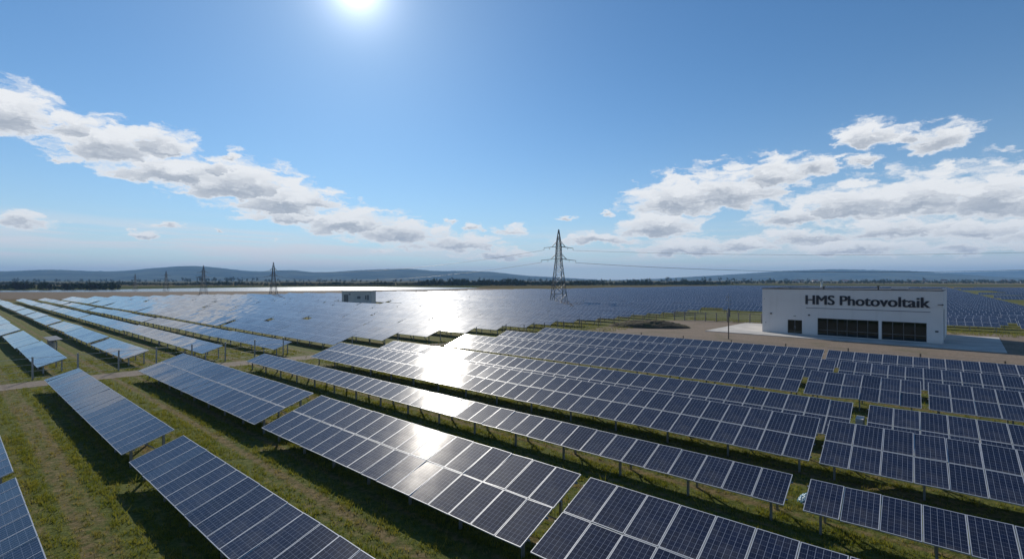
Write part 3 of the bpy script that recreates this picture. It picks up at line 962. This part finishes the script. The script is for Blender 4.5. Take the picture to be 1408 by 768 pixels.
wire(arm(P1, ra, -4.8, 17.45, 1), arm(P2, rb, 4.8, 17.45, .66), 2.6, .035, 'faint power line running left from the upper arm of the tall pylon')
wire(arm(P2, rb, 0, 15, .66), arm(P3, rb, 0, 15, .66), 1.5, .02, 'faint power line between the two nearer small pylons')
wire(arm(P3, rb, 0, 15, .66), arm(P4, rb, 0, 15, .6), 1.8, .02, 'faint power line between the middle small pylons')
wire(arm(P4, rb, 0, 15, .6), arm(P5, rb, 0, 15, .52), .8, .02, 'faint power line between the two last small pylons')

# ------------------------------------------------------------------ fences, poles, small things
def fence(name, pts, hgt, label, mat, post_w=.07, wires=4, wr=.012):
    t = thing(name, pts[0], 0, label, 'fence')
    loc = [p - pts[0] for p in pts]
    for p in loc:
        b = MB(); k = random.uniform(-.03, .03)
        b.bar((p.x, p.y, -.2), (p.x + k, p.y, hgt * random.uniform(.96, 1.05)), post_w)
        b.build('post', mat, t)
    for i in range(wires):
        b = MB(); z = hgt * (.12 + .83 * i / max(1, wires - 1))
        for a, c in zip(loc, loc[1:]):
            b.bar((a.x, a.y, z), (c.x, c.y, z), wr * 2)
        b.build('wire', M_STEEL, t)
    return t
fence('wire_fence', [UV(55.4 - .004 * (i * 2.7) ** 2 + random.uniform(-.2, .2), -6 + i * 2.7) for i in range(12)], 1.9,
      'wire fence on grey posts along the gravel path at left', M_STEEL, .09)
fence('yard_fence', [UV(37.0 - i * 1.9 - (3 if i == 0 else 0) * 0, 95.0 + i * .42) for i in range(16)], 1.8, 'dark post fence behind the gravel yard, left of the white building', M_DARKSTEEL, .16, 5, .03)
fence('wire_fence', [UV(36.0 - i * 5.2, 55.2 - (.03 * i)) for i in range(9)], 1.7, 'sparse thin fence posts between the panels and the gravel yard', M_WOOD, .09, 2, .008)
fence('wire_fence', [UV(45.5 - i * .85, 52 + i * 4.0) for i in range(10)], 1.5, 'thin timber fence posts beside the grassy bank left of the mound', M_WOOD, .11, 3, .01)

t = thing('utility_pole', (29.6, 65.5, 0), 0, 'thin utility pole with aerial fittings left of the white building', 'pole')
b = MB(); b.tube([(0, 0, -.3), (0, 0, 4.3)], .075, 8); b.build('shaft', M_WOOD, t)
b = MB(); b.tube([(0, 0, 4.3), (0, 0, 6.3)], .03, 6); b.build('mast_tip', M_STEEL, t)
b = MB(); b.box(-.15, .15, -.19, -.08, 3.1, 4.2); b.build('switch_box', M_DARKSTEEL, t)
for z in (4.8, 5.3, 5.8):
    b = MB(); b.bar((-.35, 0, z), (.35, 0, z), .05); b.tube([(-.3, 0, z), (-.3, 0, z + .16)], .05, 6); b.tube([(.3, 0, z), (.3, 0, z + .16)], .05, 6); b.build('crossbar', M_STEEL, t)

# earth mound
def mound(name, c, a, bb, h, rotz, mat, seed, label):
    r = np.random.default_rng(seed)
    n1, n2 = 60, 36
    U, V = np.meshgrid(np.linspace(-1, 1, n1), np.linspace(-1, 1, n2), indexing='ij')
    rr = np.sqrt(U ** 2 + V ** 2)
    Z = np.clip(1 - rr ** 2, 0, 1) ** .8
    for k in range(10):
        f1, f2 = r.uniform(1, 9, 2); p1, p2 = r.uniform(0, 6.28, 2)
        Z += .07 * np.sin(U * f1 + p1) * np.sin(V * f2 + p2) * np.clip(1.05 - rr, 0, 1)
    Z += r.normal(0, .05, Z.shape) * (rr < .95)
    Z = np.where(rr > 1, -.1, Z)
    v = np.stack([U * a, V * bb, Z * h], -1).reshape(-1, 3)
    i, j = np.meshgrid(np.arange(n1 - 1), np.arange(n2 - 1), indexing='ij')
    q = (i * n2 + j).ravel()
    f = np.stack([q, q + n2, q + n2 + 1, q + 1], -1)
    o = link(name, raw_mesh(name, v, f, [mat], True), None, c, (0, 0, rotz))
    return tag(o, label, 'mound')
mound('earth_mound', (23.5, 82.5, .03), 7.0, 3.0, 1.1, rad(-14), M_SOIL, 4, 'dark mound of earth and brush beside the gravel yard')

# inverter rack between the far left tables
ir = thing('inverter_rack', UV(75.5, 8.3), NEAR_ROT, 'low grey rack of inverter boxes between the tables at far left', 'inverter rack')
b = MB()
for x in (-2.2, 0, 2.2):
    b.box(x - .05, x + .05, -.05, .05, -.1, 1.3)
b.box(-2.4, 2.4, -.05, .05, 1.2, 1.3); b.box(-2.4, 2.4, -.05, .05, .5, .58)
b.build('stand', M_STEEL, ir)
for x in (-1.7, -.85, 0, .85, 1.7):
    b = MB(); b.box(x - .33, x + .33, -.32, -.06, .45, 1.15); b.build('inverter_box', M_HUT, ir)
b = MB(); b.box(-2.6, 2.6, -.5, .6, 1.45, 1.5, 0, Matrix.Rotation(.08, 4, 'X')); b.build('shelter', M_DARKSTEEL, ir)

# combiner cabinet at a table end and the tarp in the grass
cb = thing('combiner_box', UV(2.08, 29.6), NEAR_ROT, 'pale blue cabinet on posts at the end of a solar table', 'cabinet')
b = MB(); b.box(-.16, .16, -.38, .38, .5, 1.3); b.build('cabinet', M_HUT, cb)
b = MB(); b.box(.163, .18, -.33, .33, .55, 1.25); b.build('door', M_TARP, cb)
for y in (-.3, .3):
    b = MB(); b.box(-.04, .04, y - .04, y + .04, -.1, .5); b.build('leg', M_STEEL, cb)

def crumple(name, c, a, bb, h, mat, seed, label):
    o = mound(name, c, a, bb, h, rad(20), mat, seed, label)
    o['category'] = 'tarp'
    return o
crumple('tarp', UV(3.0, 20.6, .03), .42, .3, .26, M_TARP, 12, 'crumpled blue tarp lying on the grass in the gap between two tables')

# ------------------------------------------------------------------ trees, woods and village
def leaf_cloud(n, cx, cy, cz, rx, ry, rz, size, r):
    """n little leaf quads through an uneven crown volume"""
    k = max(5, n // 60)
    d = r.normal(size=(k, 3)); d /= np.linalg.norm(d, axis=1)[:, None]
    cen = d * r.uniform(.25, .8, (k, 1))
    idx = r.integers(0, k, n)
    p = cen[idx] + r.normal(0, .20, (n, 3))
    p = p * np.array([rx, ry, rz]) + np.array([cx, cy, cz])
    a = r.normal(size=(n, 3)); a /= np.linalg.norm(a, axis=1)[:, None]
    b = np.cross(a, r.normal(size=(n, 3))); b /= np.linalg.norm(b, axis=1)[:, None]
    s = size * r.uniform(.6, 1.4, (n, 1))
    V = np.stack([p - a * s, p + b * s * .7, p + a * s, p - b * s * .7], 1).reshape(-1, 3)
    F = np.arange(4 * n).reshape(n, 4)
    return V, F

def tree(loc, h, label, bare, seed):
    r = np.random.default_rng(seed)
    t = thing('bushy_tree', loc, r.uniform(0, 6), label, 'tree', 'trees at the left edge of the dry field')
    b = MB()
    b.tube([(0, 0, -.2), (.05 * h, 0, h * .3), (.02 * h, .04 * h, h * .6)], [.045 * h, .03 * h, .015 * h], 6)
    for k in range(5):
        a = k * 1.3
        b.tube([(.04 * h, 0, h * (.22 + .06 * k)), (.25 * h * math.cos(a), .25 * h * math.sin(a), h * (.5 + .06 * k))], [.02 * h, .006 * h], 5)
    b.build('trunk', M_BARK, t)
    V, F = leaf_cloud(900, 0, 0, h * .55, h * .42, h * .42, h * .42, h * .045, r)
    V[:, 2] = np.maximum(V[:, 2], .05)
    link('crown', raw_mesh('crown', V, F, [M_BARE if bare else M_LEAF]), t)
    return t
TREES = [(-402, 372, 6.2), (-392, 366, 5.4), (-384, 371, 6.6), (-372, 366, 5.8), (-362, 370, 6.4), (-352, 365, 5.2), (-344, 370, 5.9), (-335, 366, 5.5), (-326, 371, 5.0), (-318, 366, 5.2), (-310, 372, 4.6)]
for i, (x, y, h) in enumerate(TREES):
    k = ['first', 'second', 'third', 'fourth', 'fifth', 'sixth', 'seventh', 'eighth', 'ninth', 'tenth', 'eleventh'][i]
    tree((x, y, 0), h, f'greyish bushy tree at the left end of the far shore, {k} from the left edge', i % 3 != 1, 100 + i)

def woodland(name, label, runs, seed):
    r = np.random.default_rng(seed)
    VV = []; FF = []; off = 0
    for (x0, y0, x1, y1, n, h0, h1, spread) in runs:
        for k in range(n):
            q = r.uniform()
            x = x0 + (x1 - x0) * q + r.normal(0, spread * .3); y = y0 + (y1 - y0) * q + r.uniform(-spread, spread)
            h = r.uniform(h0, h1) * (1 + .25 * math.sin(q * 23 + n))
            V, F = leaf_cloud(64, x, y, h * .52, h * .45, h * .45, h * .5, h * .10, r)
            V[:, 2] = np.maximum(V[:, 2], 0)
            VV.append(V); FF.append(F + off); off += len(V)
    o = link(name, raw_mesh(name, np.concatenate(VV), np.concatenate(FF), [M_LEAF]))
    return tag(o, label, 'woodland', None, 'stuff')
woodland('woodland', 'dark belt of far trees along the foot of the hills across the lake', [
    (-560, 408, -318, 384, 420, 2.5, 5.5, 12), (-900, 720, -300, 640, 1000, 2.5, 5, 26), (-320, 640, -110, 660, 520, 2.5, 4.5, 22), (-120, 650, 10, 640, 420, 4, 8, 22),
    (0, 640, 70, 690, 200, 3, 6, 22)], 21)
woodland('woodland', 'dark belt of far trees beyond the solar field in the middle distance', [
    (40, 640, 330, 740, 700, 3, 6.5, 30), (330, 900, 1200, 1000, 500, 4, 7, 50), (1000, 1250, 2200, 1500, 160, 6, 10, 80),
    (-1500, 1400, 1200, 1500, 260, 8, 14, 120)], 22)

# village houses far away on the right
hr = random.Random(5)
VIL = [(x, hr.uniform(1150, 1500)) for x in np.linspace(820, 1580, 20)]
PLACES = ['leftmost of the village row', 'second from the left of the village row'] 
for i, (x, y) in enumerate(VIL):
    w, dp, h = hr.uniform(9, 15), hr.uniform(8, 10), hr.uniform(3.5, 5.5)
    t = thing('village_house', (x + hr.uniform(-14, 14), y, 0), hr.uniform(-.6, .6), 'pale house of the far village below the hills at right', 'house', 'pale houses of the far village')
    b = MB(); b.box(-w / 2, w / 2, -dp / 2, dp / 2, 0, h); b.build('wall', M_HOUSE, t)
    b = MB()
    e = .5; rh = h + hr.uniform(2, 3)
    b.face([(-w / 2 - e, -dp / 2 - e, h - .1), (w / 2 + e, -dp / 2 - e, h - .1), (w / 2 + e, 0, rh), (-w / 2 - e, 0, rh)])
    b.face([(w / 2 + e, dp / 2 + e, h - .1), (-w / 2 - e, dp / 2 + e, h - .1), (-w / 2 - e, 0, rh), (w / 2 + e, 0, rh)])
    b.face([(-w / 2, -dp / 2, h), (-w / 2, 0, rh - .2), (-w / 2, dp / 2, h)]); b.face([(w / 2, -dp / 2, h), (w / 2, dp / 2, h), (w / 2, 0, rh - .2)])
    b.face([(-w / 2 - e, -dp / 2 - e, h - .12), (-w / 2 - e, dp / 2 + e, h - .12), (w / 2 + e, dp / 2 + e, h - .12), (w / 2 + e, -dp / 2 - e, h - .12)])
    b.build('roof', M_ROOFTILE, t)

# ------------------------------------------------------------------ grass tufts
def grass(name, u0, u1, v0, v1, density, hgt, seed, keep=None):
    r = np.random.default_rng(seed)
    n = int((u1 - u0) * (v1 - v0) * density)
    u = r.uniform(u0, u1, n); v = r.uniform(v0, v1, n)
    clump = np.sin(u * 1.9 + np.sin(v * 2.3) * 2) * np.sin(v * 2.7 + np.sin(u * 1.1) * 2)
    ok = r.uniform(-1.3, 1, n) < clump
    w = .5 * np.sin(u * .13)
    sk = np.sin(v * 4.3 + .4 + w) + .8 * np.sin(v * 8.9 + 1.3 + w) + .6 * np.sin(v * 1.9 + 2.0 + w)
    ok &= r.uniform(0, 1, n) < np.clip(.62 - .36 * sk, .12, 1)
    if keep is not None:
        ok &= keep(u, v)
    u, v = u[ok], v[ok]; n = len(u)
    X = R.x * u + Cv.x * v; Y = R.y * u + Cv.y * v
    front = (Y > 3) & (np.abs(X) < Y * 1.35)
    X, Y = X[front], Y[front]; n = len(X)
    B = 5
    X = np.repeat(X, B) + r.normal(0, .05, n * B); Y = np.repeat(Y, B) + r.normal(0, .05, n * B)
    a = r.uniform(0, 6.28, n * B); lean = r.uniform(0, .9, n * B); h = hgt * r.uniform(.5, 1.35, n * B)
    w = r.uniform(.008, .018, n * B)
    la = r.uniform(0, 6.28, n * B)
    base = np.stack([X, Y, np.full(n * B, .03)], -1)
    side = np.stack([np.cos(a) * w, np.sin(a) * w, np.zeros(n * B)], -1)
    tip = base + np.stack([np.cos(la) * lean * h, np.sin(la) * lean * h, h], -1)
    V = np.stack([base - side, base + side, tip], 1).reshape(-1, 3)
    F = np.arange(3 * n * B).reshape(-1, 3)
    return V, F
path_u = lambda u, v: (u < 51.0 - np.clip((v - 6) * .17, 0, 20)) | (u > 54.6 - np.clip((v - 6) * .17, 0, 20))
parts = [grass('g', 0, 36, -4, 25, 105, .12, 1), grass('g', 36, 66, -2, 26, 42, .15, 2, path_u), grass('g', -14, 48, 25, 54, 16, .2, 3), grass('g', -14, 0, 10, 25, 40, .15, 4),
         grass('g', 36, 52, 56, 76, 20, .25, 5), grass('g', -30, 36, 96.5, 104, 14, .35, 6)]
V = []; F = []; off = 0
for v_, f_ in parts:
    V.append(v_); F.append(f_ + off); off += len(v_)
def weeds(seed):
    r = np.random.default_rng(seed)
    V, F = grass('w', -8, 50, -4, 50, .9, .34, seed)
    return V, F
wv, wf = weeds(77)
V.append(wv); F.append(wf + off); off += len(wv)
go = link('grass', raw_mesh('grass', np.concatenate(V), np.concatenate(F), [M_GRASS]))
tag(go, 'short green and straw coloured grass growing between and below the solar tables', 'grass', None, 'stuff')

# ------------------------------------------------------------------ haze
HAZE = True
if HAZE:
    b = MB(); b.box(-8900, 8900, -8900, 8900, -1.5, 215)
    hm = bpy.data.materials.new('haze')
    hm.use_nodes = True
    hm.node_tree.nodes.clear()
    H = NT(hm.node_tree)
    pv = H.node('ShaderNodeVolumePrincipled', None, {'Color': (.34, .62, 1.0, 1), 'Density': 1.45e-4, 'Anisotropy': 0.0})
    ho = H.node('ShaderNodeOutputMaterial')
    hm.node_tree.links.new(pv.outputs[0], ho.inputs['Volume'])
    o = b.build('haze', hm)
    tag(o, 'pale blue haze lying over the plain and the hills', 'haze', None, 'stuff')
